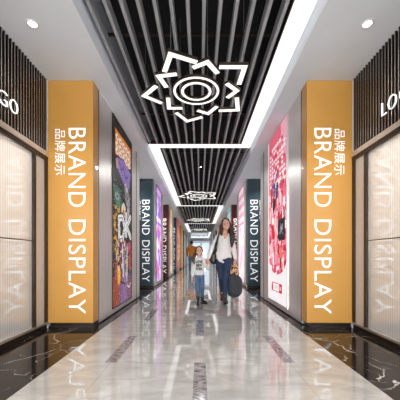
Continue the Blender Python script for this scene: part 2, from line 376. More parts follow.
# ------------------------------------------------------------------ display pillars with BRAND DISPLAY lettering
names = {'yellow': 'ochre yellow', 'teal': 'dark slate teal', 'maroon': 'deep maroon', 'blue': 'petrol blue', 'orange': 'amber'}
def pillar(s, i):
    y0 = BLOCKS[i][0]; c = SHADE[i]
    nm = 'left' if s < 0 else 'right'
    extra = {0: 'nearest', 1: 'second', 2: 'third', 3: 'fourth', 4: 'fifth', 5: 'sixth', 6: 'seventh'}[i]
    t = empty('display_pillar', (s*(XF+XS)/2, y0, 0), f'{names[c]} pillar with white rotated BRAND DISPLAY text, {extra} along the {nm} side', 'pillar', 'BRAND DISPLAY pillars')
    h = (XS-XF)/2; Z0 = .069
    bm = BM(); box(bm, -h, h+ (0 if s < 0 else .0), 0, .18, Z0, ZC-.001, .004); obj('panel', bm, M[c], t)
    bm = BM(); box(bm, -h+.02, h-.0, .03, .18, 0, Z0-.001); obj('plinth', bm, M['darktrim'], t)
    # rotated text: local x -> -Z, local y -> +X
    mt = basis((0, -.0002, 0), Vector((0, 0, -1)), Vector((1, 0, 0)), Vector((0, -1, 0)))
    cx = s*(XF+XS)/2
    xa, xb = ((-1.742, -1.517) if s < 0 else (1.517, 1.742)); ca, cb = ((-1.925, -1.785) if s < 0 else (1.783, 1.923))
    xa, xb, ca, cb = [v-cx for v in (xa, xb, ca, cb)]
    ms = [xform(text_mesh('BRAND', -2.655, -1.607, xa, xb, .005, 1.05), mt), xform(text_mesh('DISPLAY', -1.437, -.19, xa, xb, .005, 1.05), mt)]
    obj('title_lettering', join_meshes(ms), M['white_letter'], t)
    obj('small_lettering', xform(text_mesh('品牌展示', -2.64, -2.03, ca, cb, .005, 1.05), mt), M['white_letter'], t)
for i in range(len(BLOCKS)):
    for s in (-1, 1): pillar(s, i)

# ------------------------------------------------------------------ backlit posters
def seg_mask(P, W, H, poly):
    """boolean mask of polygon given in (w 0..1, z m) coordinates; P = (wgrid, zgrid)"""
    X, Z = P; m = np.zeros(X.shape, bool); n = len(poly)
    for a in range(n):
        x1, y1 = poly[a]; x2, y2 = poly[(a+1) % n]
        if y1 == y2: continue
        c = ((y1 > Z) != (y2 > Z)) & (X < (x2-x1)*(Z-y1)/(y2-y1)+x1); m ^= c
    return m
def ellm(P, cx, cz, rx, rz): return ((P[0]-cx)/rx)**2+((P[1]-cz)/rz)**2 < 1
def stroke(P, pts, r, asp=1.2):
    m = np.zeros(P[0].shape, bool); X = P[0]*asp
    for (a, b), (c, d) in zip(pts[:-1], pts[1:]):
        a *= asp; c *= asp; vx, vz = c-a, d-b; L2 = vx*vx+vz*vz+1e-9
        tt = np.clip(((X-a)*vx+(P[1]-b)*vz)/L2, 0, 1); m |= (X-a-tt*vx)**2+(P[1]-b-tt*vz)**2 < r*r
    return m
def grid(W, H, z0, z1):
    w_ = (np.arange(W)+.5)/W; z_ = z0+(np.arange(H)+.5)/H*(z1-z0); return np.meshgrid(w_, z_)
def poster_a(W, H, z0, z1):           # street-art print: u runs from near (0) to far (1) = left to right for the viewer
    rs = np.random.RandomState(3); P = grid(W, H, z0, z1); X, Z = P; C = np.zeros((H, W, 3)); C[:] = (10, 9, 9)
    d = (np.abs(((X*1.2+Z*.8)/.055) % 1-.5) < .16) | (np.abs(((X*1.2-Z*.8)/.055) % 1-.5) < .16); C[d] = (46, 39, 28)
    def put(m, c): C[m] = c
    # floor boards at the bottom
    m = Z < .62; C[m] = (150, 105, 130); put(m & ((Z*14+X*2) % 1 < .18), (118, 78, 104)); put(m & (rs.rand(H, W) < .18), (178, 130, 150)); put(seg_mask(P, W, H, [(.0, .12), (.3, .12), (.22, .62), (.0, .6)]), (176, 92, 60)); put(seg_mask(P, W, H, [(.35, .12), (.75, .12), (.65, .62), (.45, .62)]), (160, 128, 176))
    # banner
    bn = seg_mask(P, W, H, [(.10, 3.10), (.96, 3.12), (.96, 2.72), (.62, 2.62), (.55, 2.74), (.10, 2.66)]); put(bn, (240, 150, 30))
    for r_, zz in enumerate((2.99, 2.86, 2.75)):
        for q in range(5):
            xx = .19+q*.165; put(ellm(P, xx, zz, .068, .055) & bn, (250, 246, 236)); put(ellm(P, xx+.01, zz-.005, .022, .022) & bn, (120, 84, 60) if (q+r_) % 2 else (70, 60, 70))
    # purple hoarding
    pu = seg_mask(P, W, H, [(.16, 2.64), (.52, 2.72), (.95, 2.62), (.86, 2.28), (.62, 2.24), (.2, 2.46)]); put(pu, (164, 138, 206)); put(pu & (rs.rand(H, W) < .22), (112, 86, 160)); put(stroke(P, [(.3, 2.6), (.4, 2.48), (.5, 2.6), (.62, 2.42), (.78, 2.5)], .02), (92, 66, 140)); put(seg_mask(P, W, H, [(.12, 2.6), (.22, 2.62), (.25, 2.47), (.16, 2.45)]), (206, 170, 150))
    # grey figure
    put(seg_mask(P, W, H, [(.55, 2.34), (.75, 2.3), (.9, 2.1), (.92, 1.8), (.76, 1.84), (.6, 2.04)]), (150, 150, 156)); put(ellm(P, .68, 2.22, .08, .05), (214, 212, 214)); put(ellm(P, .8, 2.0, .07, .08), (206, 204, 208)); put(stroke(P, [(.6, 2.25), (.72, 2.1), (.86, 1.92)], .018), (44, 40, 46)); put(ellm(P, .62, 2.3, .04, .02), (240, 236, 230))
    # green figure
    put(seg_mask(P, W, H, [(.02, 2.16), (.34, 2.14), (.42, 1.9), (.3, 1.72), (.06, 1.86)]), (66, 122, 108)); put(ellm(P, .2, 1.98, .11, .07), (164, 182, 172)); put(ellm(P, .24, 1.86, .09, .06), (110, 156, 136)); put(ellm(P, .2, 1.98, .04, .02), (40, 60, 60))
    # gold rubble
    for q in range(140):
        xx, zz = rs.rand()*.32, 1.0+rs.rand()*.8; put(ellm(P, xx, zz, .03+.03*rs.rand(), .02+.03*rs.rand()), [(206, 158, 62), (120, 84, 36), (232, 196, 112), (54, 40, 30)][rs.randint(4)])
    put(ellm(P, .52, 1.8, .12, .14), (238, 226, 206)); put(ellm(P, .52, 1.74, .05, .08), (200, 150, 60)); put(ellm(P, .78, 1.78, .06, .12), (206, 196, 190))
    # graffiti letters, white with black edge
    g = [[(.28, 1.62), (.30, 1.25), (.48, 1.28), (.58, 1.5), (.46, 1.66), (.28, 1.62)], [(.66, 1.74), (.66, 1.36)], [(.92, 1.74), (.7, 1.52), (.94, 1.34)]]
    for r_, c in ((.088, (16, 14, 16)), (.060, (250, 250, 252)), (.008, (30, 26, 34))):
        for st in g: put(stroke(P, st, r_), c)
    # crowd
    cols = [(220, 60, 78), (246, 196, 60), (90, 70, 150), (34, 28, 40), (236, 226, 222), (80, 150, 120), (190, 110, 180), (206, 60, 100), (20, 18, 22), (14, 12, 16), (40, 30, 44), (96, 60, 40), (190, 160, 130)]
    for q in range(420):
        xx, zz = .04+rs.rand()*.92, .60+rs.rand()*.62; put(ellm(P, xx, zz, .014+.024*rs.rand(), .012+.05*rs.rand()), cols[rs.randint(len(cols))])
    put(ellm(P, .28, .62, .075, .17), (250, 196, 40)); put(ellm(P, .28, .74, .04, .05), (240, 226, 180)); put(stroke(P, [(.46, 1.15), (.5, .6)], .035), (242, 236, 246)); put(stroke(P, [(.56, .95), (.6, .5)], .03), (166, 132, 214)); put(stroke(P, [(.72, 1.12), (.7, .5)], .04), (190, 210, 190)); put(stroke(P, [(.9, 1.2), (.92, .7)], .05), (216, 40, 80)); put(stroke(P, [(.82, 1.0), (.82, .5)], .03), (20, 16, 22)); put(stroke(P, [(.72, .4), (.85, .34), (.95, .42)], .02), (236, 210, 210)); put(stroke(P, [(.35, .5), (.6, .44)], .02), (90, 50, 90))
    sp = rs.rand(H, W); put((sp < .07) & (Z < 2.5), (16, 14, 18)); put((sp > .975) & (Z < 2.3), (230, 222, 214))
    put(X < .015, (24, 20, 18)); return C*.9
def poster_b(W, H, z0, z1):           # pink bag print; u from near 0 to far 1
    rs = np.random.RandomState(11); P = grid(W, H, z0, z1); X, Z = P; C = np.zeros((H, W, 3)); C[:] = (246, 242, 244)
    def put(m, c): C[m] = c
    top = Z > .92; ar = top | (((X-.5)/.47)**2+((Z-.92)/.30)**2 < 1); ar &= (X > .03) & (X < .97); inner = ar
    put(inner, (226, 116, 140)); put(seg_mask(P, W, H, [(.0, 3.3), (.28, 3.3), (.28, 2.75), (0, 2.6)]), (236, 178, 194))
    pal = [(232, 150, 168), (246, 196, 206), (214, 70, 96), (240, 120, 146), (252, 232, 234), (190, 34, 52), (238, 170, 186), (226, 100, 124)]
    for q in range(330):
        xx, zz = .05+rs.rand()*.9, .66+rs.rand()*1.75; a, b_ = .02+.06*rs.rand(), .02+.07*rs.rand(); mm = (np.abs(X-xx) < a) & (np.abs(Z-zz+(X-xx)*.15) < b_) & inner; put(mm, pal[rs.randint(len(pal))])
    for q in range(26): xx = .06+rs.rand()*.86; zz = .8+rs.rand()*1.4; put((np.abs(X-xx) < .018) & (np.abs(Z-zz) < .12) & inner, (252, 240, 240))
    # rows of small white characters
    for r_ in range(9):
        zz = 3.0-r_*.085
        for q in range(8):
            xx = .12+q*.105
            if rs.rand() < .86: put((np.abs(X-xx) < .03+.012*rs.rand()) & (np.abs(Z-zz+.0*xx) < .026) & inner, (252, 240, 240) if rs.rand() < .8 else (200, 50, 90))
    for q in range(22): xx = .45+rs.rand()*.28; zz = 2.05+rs.rand()*.45; put(ellm(P, xx, zz, .03, .045), [(36, 34, 90), (60, 70, 150), (240, 236, 246), (22, 18, 44)][rs.randint(4)])
    put(seg_mask(P, W, H, [(.42, 2.3), (.52, 2.3), (.56, 2.0), (.44, 2.02)]), (48, 30, 110)); put(ellm(P, .66, 1.93, .07, .14), (26, 22, 26)); put(stroke(P, [(.8, 2.25), (.8, 1.95)], .05), (196, 20, 32)); put(stroke(P, [(.68, 2.1), (.7, 2.2)], .02), (26, 22, 26))
    put(stroke(P, [(.36, 1.9), (.38, 1.5), (.4, 1.1)], .012), (140, 30, 50))
    put(ellm(P, .72, 1.62, .08, .08), (250, 244, 240)); put(stroke(P, [(.72, 1.5), (.7, 1.36)], .08), (208, 30, 48)); put(stroke(P, [(.55, 1.68), (.55, 1.0)], .015), (250, 222, 200))
    # dark handbag
    put(seg_mask(P, W, H, [(.10, 1.62), (.42, 1.60), (.45, 1.30), (.38, 1.22), (.13, 1.22), (.08, 1.32)]), (36, 38, 44)); put(stroke(P, [(.13, 1.6), (.12, 1.78)], .018), (52, 56, 60)); put(stroke(P, [(.39, 1.6), (.41, 1.76)], .018), (52, 56, 60))
    put(stroke(P, [(.2, 1.5), (.24, 1.38), (.28, 1.5), (.33, 1.36)], .02), (170, 172, 176)); put(stroke(P, [(.18, 1.34), (.34, 1.44)], .014), (124, 126, 132))
    put(stroke(P, [(.26, 1.2), (.3, 1.02)], .045), (226, 70, 48)); put(stroke(P, [(.3, 1.06), (.28, .82)], .05), (244, 140, 84)); put(stroke(P, [(.40, 1.14), (.40, 1.04)], .035), (28, 26, 30)); put(stroke(P, [(.3, .9), (.3, .78)], .03), (30, 26, 30))
    # small card
    put((X > .24) & (X < .80) & (Z > .30) & (Z < .46), (214, 60, 70)); put((X > .30) & (X < .70) & (Z > .31) & (Z < .45), (248, 246, 246)); put((X > .40) & (X < .62) & (np.abs((Z*28) % 1-.5) < .2) & (Z > .34) & (Z < .43), (190, 190, 196)); put((X > .24) & (X < .38) & (Z > .30) & (Z < .46), (206, 20, 34)); put((np.abs(X-.31) < .03) & (np.abs(Z-.38) < .03), (244, 200, 200))
    put((X > .76) & (Z > .42) & (Z < .46) & (X < .8), (246, 242, 244)); return C
def poster_generic(seed, base, pal, rows):
    def f(W, H, z0, z1):
        rs = np.random.RandomState(seed); P = grid(W, H, z0, z1); X, Z = P; C = np.zeros((H, W, 3)); C[:] = base
        for q in range(70):
            xx, zz = rs.rand(), .3+rs.rand()*2.5; a, b_ = .04+.12*rs.rand(), .05+.2*rs.rand(); C[ellm(P, xx, zz, a, b_)] = pal[rs.randint(len(pal))]
        if rows:
            C[(np.abs(((Z-2.2)*3.2) % 1-.5) < .2) & (np.abs((X*4) % 1-.5) < .3) & (Z > 2.0)] = rows
            C[stroke(P, [(.5, 1.9), (.55, .5)], .05)] = rows
        return C
    return f
pv = lambda *a: a
GEN = {(-1, 1): (poster_generic(5, (226, 190, 232), [(186, 130, 222), (246, 226, 250), (232, 120, 190), (250, 244, 252), (150, 110, 214)], (150, 120, 226)), 'white and violet'),
       (1, 1): (poster_generic(6, (248, 232, 238), [(250, 244, 246), (244, 214, 226), (252, 250, 250)], (230, 120, 160)), 'pale pink and white'),
       (-1, 2): (poster_generic(7, (226, 200, 170), [(240, 226, 206), (206, 170, 130), (230, 180, 160)], None), 'cream and tan'),
       (1, 2): (poster_generic(8, (110, 200, 206), [(240, 250, 250), (70, 170, 186), (200, 236, 236)], (250, 250, 250)), 'turquoise and white'),
       (-1, 3): (poster_generic(9, (226, 92, 58), [(240, 150, 80), (200, 50, 50), (250, 200, 120)], None), 'red and orange'),
       (1, 3): (poster_generic(10, (236, 210, 190), [(250, 240, 230), (220, 150, 140)], None), 'cream and rose'),
       (-1, 4): (poster_generic(12, (226, 170, 50), [(240, 200, 90), (210, 120, 40)], None), 'yellow'),
       (1, 4): (poster_generic(13, (190, 200, 220), [(230, 236, 246), (120, 150, 200)], None), 'pale blue')}
def poster(s, y0, wd, fn, label, z0=.115, z1=ZC-.02, W=64, H=190):
    t = empty('backlit_poster', (s*XF, y0, z0), label, 'poster', 'backlit posters')
    hh = z1-z0
    bm = BM(); box(bm, 0, -s*.014, -.022, 0, -.02, hh); box(bm, 0, -s*.014, wd, wd+.022, -.02, hh); box(bm, 0, -s*.014, 0, wd, -.02, 0); box(bm, 0, -s*.014, 0, wd, hh-.006, hh+.014)
    obj('frame', bm, M['darktrim'] if s < 0 else M['panel_metal'], t)
    C = fn(W, H, z0, z1)
    C = np.where(C/255 <= .04045, C/255/12.92, ((C/255+.055)/1.055)**2.4)
    C = C**1.2
    vs = [(0, wd*i/W, hh*j/H) for j in range(H+1) for i in range(W+1)]
    vs = [(-s*.008, v[1], v[2]) for v in vs]
    fs = []
    for j in range(H):
        for i in range(W):
            a = j*(W+1)+i; q = (a, a+1, a+W+2, a+W+1)
            fs.append(q if s < 0 else q[::-1])
    me = bpy.data.meshes.new('artwork'); me.from_pydata(vs, [], fs)
    at = me.attributes.new('ink', 'FLOAT_COLOR', 'CORNER')
    col = np.ones((W*H, 4, 4)); col[:, :, :3] = C.reshape(-1, 1, 3); at.data.foreach_set('color', col.ravel())
    me.materials.append(M['art']); o = bpy.data.objects.new('artwork', me); COL.objects.link(o); o.parent = t
poster(-1, 4.41, 1.19, poster_a, 'tall dark backlit poster with orange banner, graffiti letters and crowd on left wall', W=90, H=270)
poster(1, 4.41, 1.19, poster_b, 'tall pink backlit poster with dark handbag and white rounded bottom on right wall')
for (s, i), (fn, c) in GEN.items():
    y0, y1 = BLOCKS[i]
    poster(s, y0+.6, 1.1, fn, f'narrow {c} backlit poster behind the {names[SHADE[i]]} pillar on the {"left" if s < 0 else "right"}', W=20, H=60)

# ------------------------------------------------------------------ chandeliers
CHEV = [[(-.374, -.395), (-.271, -.676), (.015, -.552)], [(-.035, -.439), (.135, -.532), (.264, -.339)], [(.274, -.476), (.57, -.476), (.549, -.159)],
        [(-.232, -.328), (-.459, -.287), (-.389, -.068)], [(-.513, -.127), (-.716, .093), (-.5, .269)], [(-.396, .167), (-.414, .436), (-.213, .436)],
        [(-.317, .526), (-.158, .788), (.086, .658)], [(.012, .498), (.175, .591), (.302, .385)], [(.332, .472), (.619, .454), (.56, .13)], [(.391, -.147), (.544, .007), (.431, .167)]]
def poly_bar(bm, pts, w_, z0, z1):
    """mitred ribbon of width w_ along three points, extruded z0..z1"""
    P = [Vector((p[0], p[1])) for p in pts]; d1 = (P[1]-P[0]).normalized(); d2 = (P[2]-P[1]).normalized()
    n1 = Vector((-d1.y, d1.x)); n2 = Vector((-d2.y, d2.x)); m = (n1+n2).normalized(); k = 1/max(.35, m.dot(n1)); h = w_/2
    L = [P[0]+n1*h, P[1]+m*h*k, P[2]+n2*h]; R = [P[0]-n1*h, P[1]-m*h*k, P[2]-n2*h]
    for a in range(2):
        q = [L[a], L[a+1], R[a+1], R[a]]
        lo = [bm.verts.new((v.x, v.y, z0)) for v in q]; hi = [bm.verts.new((v.x, v.y, z1)) for v in q]
        bm.faces.new(lo[::-1]); bm.faces.new(hi)
        for e in range(4): bm.faces.new((lo[e], lo[(e+1) % 4], hi[(e+1) % 4], hi[e]))
def ring(bm, r, w_, z0, z1, n=56):
    vs = []
    for a in range(n):
        c, s_ = math.cos(2*PI*a/n), math.sin(2*PI*a/n); vs.append([bm.verts.new((rr*c, rr*s_, zz)) for rr, zz in ((r-w_/2, z0), (r+w_/2, z0), (r+w_/2, z1), (r-w_/2, z1))])
    for a in range(n):
        p, q = vs[a], vs[(a+1) % n]
        for e in range(4): bm.faces.new((p[e], q[e], q[(e+1) % 4], p[(e+1) % 4]))
def chandelier(x, y, z, label):
    t = empty('geometric_chandelier', (x, y, z), label, 'chandelier', 'geometric chandeliers')
    k = 0
    for pts in CHEV:
        dz = (.018 if k % 2 else 0); k += 1
        bm = BM(); poly_bar(bm, pts, .058, dz, dz+.0039); o = obj('chevron_light', bm, M['ring'], t)
        bm = BM(); poly_bar(bm, pts, .074, dz+.004, dz+.036); obj('housing', bm, M['bronze'], o)
    for r_, w_ in ((.290, .030), (.185, .034)):
        bm = BM(); ring(bm, r_, w_, 0, .0039); o = obj('ring_light', bm, M['ring'], t)
        bm = BM(); ring(bm, r_, w_+.016, .004, .036); obj('housing', bm, M['bronze'], o)
    for a, b_ in ((-.271, -.66), (.135, -.52), (.56, -.47), (-.70, .09), (-.41, .42), (-.158, .77), (.6, .45), (.16, .24), (-.2, -.2)):
        bm = BM(); cyl(bm, (a, b_, .03), (a, b_, 3.95-z), .004, seg=6); obj('suspension_wire', bm, M['wire'], t)
CH = [(3.64, 'nearest'), (9.9, 'second'), (16.4, 'third'), (22.4, 'fourth'), (29.4, 'farthest')]
for yy, nm in CH: chandelier(-.05, yy, 3.15, f'glowing chandelier of two rings and zigzag bars under the slats, {nm} in the row')

# ------------------------------------------------------------------ downlights
def downlight(x, y, label, spot=True):
    t = empty('downlight', (x, y, ZC), label, 'downlight', 'recessed downlights')
    bm = BM(); ring(bm, .047, .016, -.006, 0, 28); obj('trim_ring', bm, M['white_trim'], t)
    bm = BM(); cyl(bm, (0, 0, -.003), (0, 0, -.0005), .038, seg=24); obj('lens', bm, M['lens'], t)
    l = bpy.data.lights.new('spot', 'SPOT'); l.energy = DOWN_W; l.spot_size = 1.9; l.spot_blend = .8; l.shadow_soft_size = .04; l.color = (1, .95, .9)
    lo = bpy.data.objects.new('lamp', l); COL.objects.link(lo); lo.parent = t; lo.location = (0, 0, -.02)
for s, nm in ((-1, 'left'), (1, 'right')):
    downlight(s*1.68, 2.73, f'small round downlight in the {nm} soffit in front of the ochre pillar')
    downlight(s*1.68, .4, f'small round downlight in the {nm} soffit near the front')
    for i, g in enumerate(((6.38, 8.19), (10.45, 12.25), (14.6, 16.35))):
        downlight(s*1.83, g[1]-.45, f'small round downlight over the {nm} recess before the {names[SHADE[i+1]]} pillar')

def fill_spot(x, y, nm):  # fill spots added to brighten floor and walls; only the fourth marks a visible lamp
    t = empty('fill_spotlight', (x, y, 3.45), f'small cylinder fill spotlight between the ceiling slats, {nm} along the corridor centre', 'spotlight', 'fill spotlights between the slats')
    bm = BM(); cyl(bm, (0, 0, 0), (0, 0, .12), .024, seg=20); obj('can', bm, M['darktrim'], t)
    bm = BM(); cyl(bm, (0, 0, -.004), (0, 0, -.0005), .016, seg=20); obj('lens', bm, M['lens'], t)
    l = bpy.data.lights.new('spot', 'SPOT'); l.energy = FILL_SPOT_W; l.spot_size = 2.75; l.spot_blend = .6; l.shadow_soft_size = .05; l.color = (.97, .98, 1)
    lo = bpy.data.objects.new('lamp', l); COL.objects.link(lo); lo.parent = t; lo.location = (0, 0, -.03)
for x, yy, nm in ((.02, .6, 'first'), (.02, 7.6, 'second'), (.02, 11.9, 'third'), (.02, 18.6, 'fourth'), (.02, 24.6, 'fifth'), (.02, 31.0, 'sixth')): fill_spot(x, yy, nm)

#PEOPLE
# ------------------------------------------------------------------ people
def V(*a): return Vector(a)
def ell(c, r, rot=None, sub=3):
    return ('e', Vector(c), Vector(r), rot, sub)
def cap(p0, p1, r0, r1, flat=None, k=1.0):
    """tapered capsule; flat = direction along which the section is scaled by k"""
    return ('c', Vector(p0), Vector(p1), r0, r1, Vector(flat).normalized() if flat else None, k)
def chain(pts, rs, flat=None, k=1.0):
    return [cap(pts[i], pts[i+1], rs[i], rs[i+1], flat, k) for i in range(len(pts)-1)]
def blob_mesh(prims, voxel, smooth=6):
    bm = bmesh.new()
    for p in prims:
        r = bmesh.ops.create_icosphere(bm, subdivisions=3, radius=1)
        if p[0] == 'e':
            m3 = p[3] or Matrix.Identity(3)
            for v in r['verts']: v.co = p[1]+m3 @ Vector((v.co.x*p[2].x, v.co.y*p[2].y, v.co.z*p[2].z))
        else:
            _, p0, p1, r0, r1, fl_, k = p; d = (p1-p0); q = d.to_track_quat('Z', 'Y') if d.length > 1e-6 else Matrix.Identity(3).to_quaternion()
            for v in r['verts']:
                o_, rr = (p1, r1) if v.co.z > 0 else (p0, r0)
                w_ = q @ (v.co*rr)
                if fl_ is not None: w_ = w_-fl_*w_.dot(fl_)*(1-k)
                v.co = o_+w_
    me = bpy.data.meshes.new('b'); bm.to_mesh(me); bm.free()
    o = bpy.data.objects.new('b', me); COL.objects.link(o)
    md = o.modifiers.new('r', 'REMESH'); md.mode = 'VOXEL'; md.voxel_size = voxel
    if smooth: ms_ = o.modifiers.new('s', 'SMOOTH'); ms_.iterations = smooth; ms_.factor = .5
    bpy.context.view_layer.update()
    out = bpy.data.meshes.new_from_object(o.evaluated_get(bpy.context.evaluated_depsgraph_get()))
    bpy.data.objects.remove(o); bpy.data.meshes.remove(me); out.materials.clear(); return out
def blob(name, prims, voxel, mats, parent, smooth=6, paint=None):
    me = blob_mesh(prims, voxel, smooth)
    o = obj(name, me, mats, parent, smooth=True)
    if paint:
        for p in me.polygons:
            for (c, r, mi) in paint:
                d = p.center-Vector(c)
                if (d.x/r[0])**2+(d.y/r[1])**2+(d.z/r[2])**2 < 1: p.material_index = mi
    return o
def hand(wrist, d, n, thumb, s=1.0, curl=.5):
    """palm, four unequal bent fingers and a thumb; d towards the fingers, n out of the palm, thumb = side of the thumb"""
    wr = Vector(wrist); d = Vector(d).normalized(); t = Vector(thumb); t = (t-d*t.dot(d)).normalized(); n = Vector(n); n = (n-d*n.dot(d)-t*n.dot(t)).normalized()
    P = []
    kn = wr+d*.085*s
    for q, off in enumerate((.030, .010, -.010, -.028)):
        P.append(cap(wr+t*off*.5*s+d*.01*s, kn+t*off*s-d*.006*s*abs(q-1), .014*s, .012*s, n, .8))
        L_ = (.038, .044, .041, .032)[q]*s; b = kn+t*off*s-d*.006*s*abs(q-1); a1 = curl*.8; a2 = curl*1.9
        m1 = b+(d*math.cos(a1)+n*math.sin(a1))*L_; m2 = m1+(d*math.cos(a2)+n*math.sin(a2))*L_*.62; m3 = m2+(d*math.cos(a2*1.3)+n*math.sin(a2*1.3))*L_*.45
        P += [cap(b, m1, .0098*s, .0088*s), cap(m1, m2, .0088*s, .008*s), cap(m2, m3, .008*s, .0068*s)]
    b = wr+t*.026*s+d*.022*s; m1 = b+(t*.72+d*.55+n*.35).normalized()*.036*s; m2 = m1+(t*.25+d*.8+n*.6).normalized()*.03*s
    P += [cap(b, m1, .0135*s, .011*s), cap(m1, m2, .0105*s, .0085*s)]
    return P
def head(c, s=1.0, back=False, tilt=0.):
    c = Vector(c); R3 = Matrix.Rotation(PI if back else 0, 3, 'Z') @ Matrix.Rotation(tilt, 3, 'Y')
    f = lambda x, y, z: c+R3 @ (Vector((x, y, z))*s)
    E = lambda x, y, z, a, b, cc: ell(f(x, y, z), (a*s, b*s, cc*s), R3)
    P = [E(0, .012, .03, .074, .09, .082), E(0, -.014, -.02, .066, .074, .075), E(0, -.035, -.068, .042, .045, .036), E(0, -.062, -.088, .02, .02, .016),
         E(-.038, -.055, -.028, .026, .026, .026), E(.038, -.055, -.028, .026, .026, .026),
         E(-.076, .012, -.012, .010, .018, .028), E(.076, .012, -.012, .010, .018, .028), E(0, -.070, .03, .05, .016, .012),
         cap(f(0, -.080, .012), f(0, -.104, -.024), .008*s, .0125*s), E(-.012, -.092, -.028, .008, .009, .007), E(.012, -.092, -.028, .008, .009, .007),
         E(0, -.080, -.052, .025, .012, .006), E(0, -.079, -.064, .021, .013, .007)]
    return P, f
def face_parts(f, parent, R_=1.0, eye_w=None):
    for sx_ in (-1, 1):
        p = f(sx_*.029, -.077, 0.0)
        bm = BM(); r = bmesh.ops.create_icosphere(bm, subdivisions=2, radius=.0135*R_)
        for v in r['verts']: v.co.z *= .62; v.co += p
        for fa in bm.faces:
            cc = fa.calc_center_median()-p
            if cc.y < 0 and (cc.x**2+cc.z**2) < (.0072*R_)**2: fa.material_index = 1
        obj('eye', bm, [M['eye_white'], M['iris']], parent, smooth=True)
        bm = BM(); cyl(bm, f(sx_*.014, -.086, .021), f(sx_*.046, -.072, .019), .0034*R_, .0022*R_, 8); obj('eyebrow', bm, M['brow'], parent)
M['skin'] = pbr('skin', lin((222, 168, 142)), .5, noise=.04, nscale=30); M['skin'].node_tree.nodes['Principled BSDF'].inputs['Subsurface Weight'].default_value = .08
M['skin2'] = pbr('fair_skin', lin((226, 176, 154)), .5, noise=.04, nscale=30)
M['lips'] = pbr('lips', lin((176, 74, 72)), .4); M['teeth'] = pbr('teeth', (.85, .82, .78), .3)
M['eye_white'] = pbr('eye_white', (.8, .78, .76), .3); M['iris'] = pbr('iris', (.03, .02, .015), .2); M['brow'] = pbr('brow_hair', (.03, .018, .012), .7)
M['hair_dark'] = pbr('dark_brown_hair', (.022, .010, .007), .42, noise=.5, nscale=60, bump=.6, stretch=(3, 3, .4))
M['hair_auburn'] = pbr('auburn_hair', (.085, .035, .018), .45, noise=.5, nscale=60, bump=.6, stretch=(3, 3, .4))
M['hair_black'] = pbr('black_hair', (.012, .009, .008), .5, noise=.4, nscale=60, bump=.5)
M['blouse'] = pbr('ivory_blouse', (.80, .76, .73), .75, noise=.03, nscale=12, bump=.5, stretch=(1, 1, .35))
M['sweater'] = pbr('cream_knit', (.72, .70, .67), .85, noise=.05, nscale=70, bump=.4)
M['denim'] = pbr('blue_denim', lin((36, 52, 80)), .8, noise=.4, nscale=7, bump=.4, stretch=(1, 1, .5))
M['denim2'] = pbr('washed_denim', lin((80, 102, 130)), .8, noise=.45, nscale=12, bump=.4, stretch=(1, 1, .5))
M['boot_brown'] = pbr('brown_leather', (.055, .022, .012), .4, noise=.3, nscale=14)
M['boot_black'] = pbr('black_leather', (.010, .010, .011), .4, noise=.2, nscale=14)
M['sole'] = pbr('rubber_sole', (.015, .012, .01), .7)
M['bag_black'] = pbr('black_bag_leather', (.012, .011, .012), .4, noise=.3, nscale=12)
M['tan'] = pbr('tan_strap', lin((200, 128, 56)), .55, noise=.1)
M['bag_cloth'] = pbr('charcoal_cloth', (.028, .030, .034), .7, noise=.35, nscale=8, bump=.8, stretch=(1, 1, .4))
M['mustard'] = pbr('mustard_wool', lin((186, 116, 36)), .85, noise=.12, nscale=30)
M['print_black'] = pbr('black_print', (.01, .01, .01), .7)
def leopard():
    m, nt, b = new_mat('patterned_scarf'); v = nt.nodes.new('ShaderNodeTexVoronoi'); v.inputs['Scale'].default_value = 34
    tc = nt.nodes.new('ShaderNodeTexCoord'); nt.links.new(tc.outputs['Object'], v.inputs['Vector']); r = nt.nodes.new('ShaderNodeValToRGB'); e = r.color_ramp.elements
    e[0].position = .28; e[0].color = (.03, .012, .008, 1); e[1].position = .42; e[1].color = (.50, .17, .055, 1); e2 = e.new(.75); e2.color = (.75, .5, .3, 1)
    nt.links.new(v.outputs['Distance'], r.inputs[0]); nt.links.new(r.outputs[0], b.inputs['Base Color']); b.inputs['Roughness'].default_value = .8; return m
M['scarf'] = leopard()

def leg_boot(parent, ank, toe_dir, s, mat, heel=.05, lift=0.):
    """ankle boot: shaft, foot, sole and heel; ank = ankle joint"""
    a = Vector(ank); d = Vector(toe_dir).normalized()
    P = chain([a+V(0, 0, .10*s), a+V(0, 0, .0)], [.050*s, .043*s])
    P += chain([a+V(0, .0, -.02*s)-d*.015*s, a+d*.07*s+V(0, 0, -.045*s), a+d*.165*s+V(0, 0, -.062*s)], [.040*s, .036*s, .026*s], (0, 0, 1), .9)
    o = blob('boot', P, .006, mat, parent)
    bm = BM()
    z = a.z-.092*s
    side = Vector((-d.y, d.x, 0)); 
    pts = [(-.045, .030), (.03, .030), (.09, .036), (.15, .034), (.19, .015)]
    def prof(zz): return [bm.verts.new(a+d*u*s+side*v*s+V(0, 0, zz-a.z)) for u, v in pts]+[bm.verts.new(a+d*u*s-side*v*s+V(0, 0, zz-a.z)) for u, v in reversed(pts)]
    zl, zh = a.z-.102*s, a.z-.078*s
    lo, hi = prof(zl), prof(zh); bm.faces.new(lo[::-1]); bm.faces.new(hi); n = len(lo)
    for i in range(n): bm.faces.new((lo[i], lo[(i+1) % n], hi[(i+1) % n], hi[i]))
    obj('sole', bm, M['sole'], o)
    if heel:
        bm = BM(); c = a-d*.025*s; cyl(bm, (c.x, c.y, zl-heel), (c.x, c.y, a.z-.05*s), .02*s, .028*s, 12); obj('heel', bm, M['sole'], o)
    return o

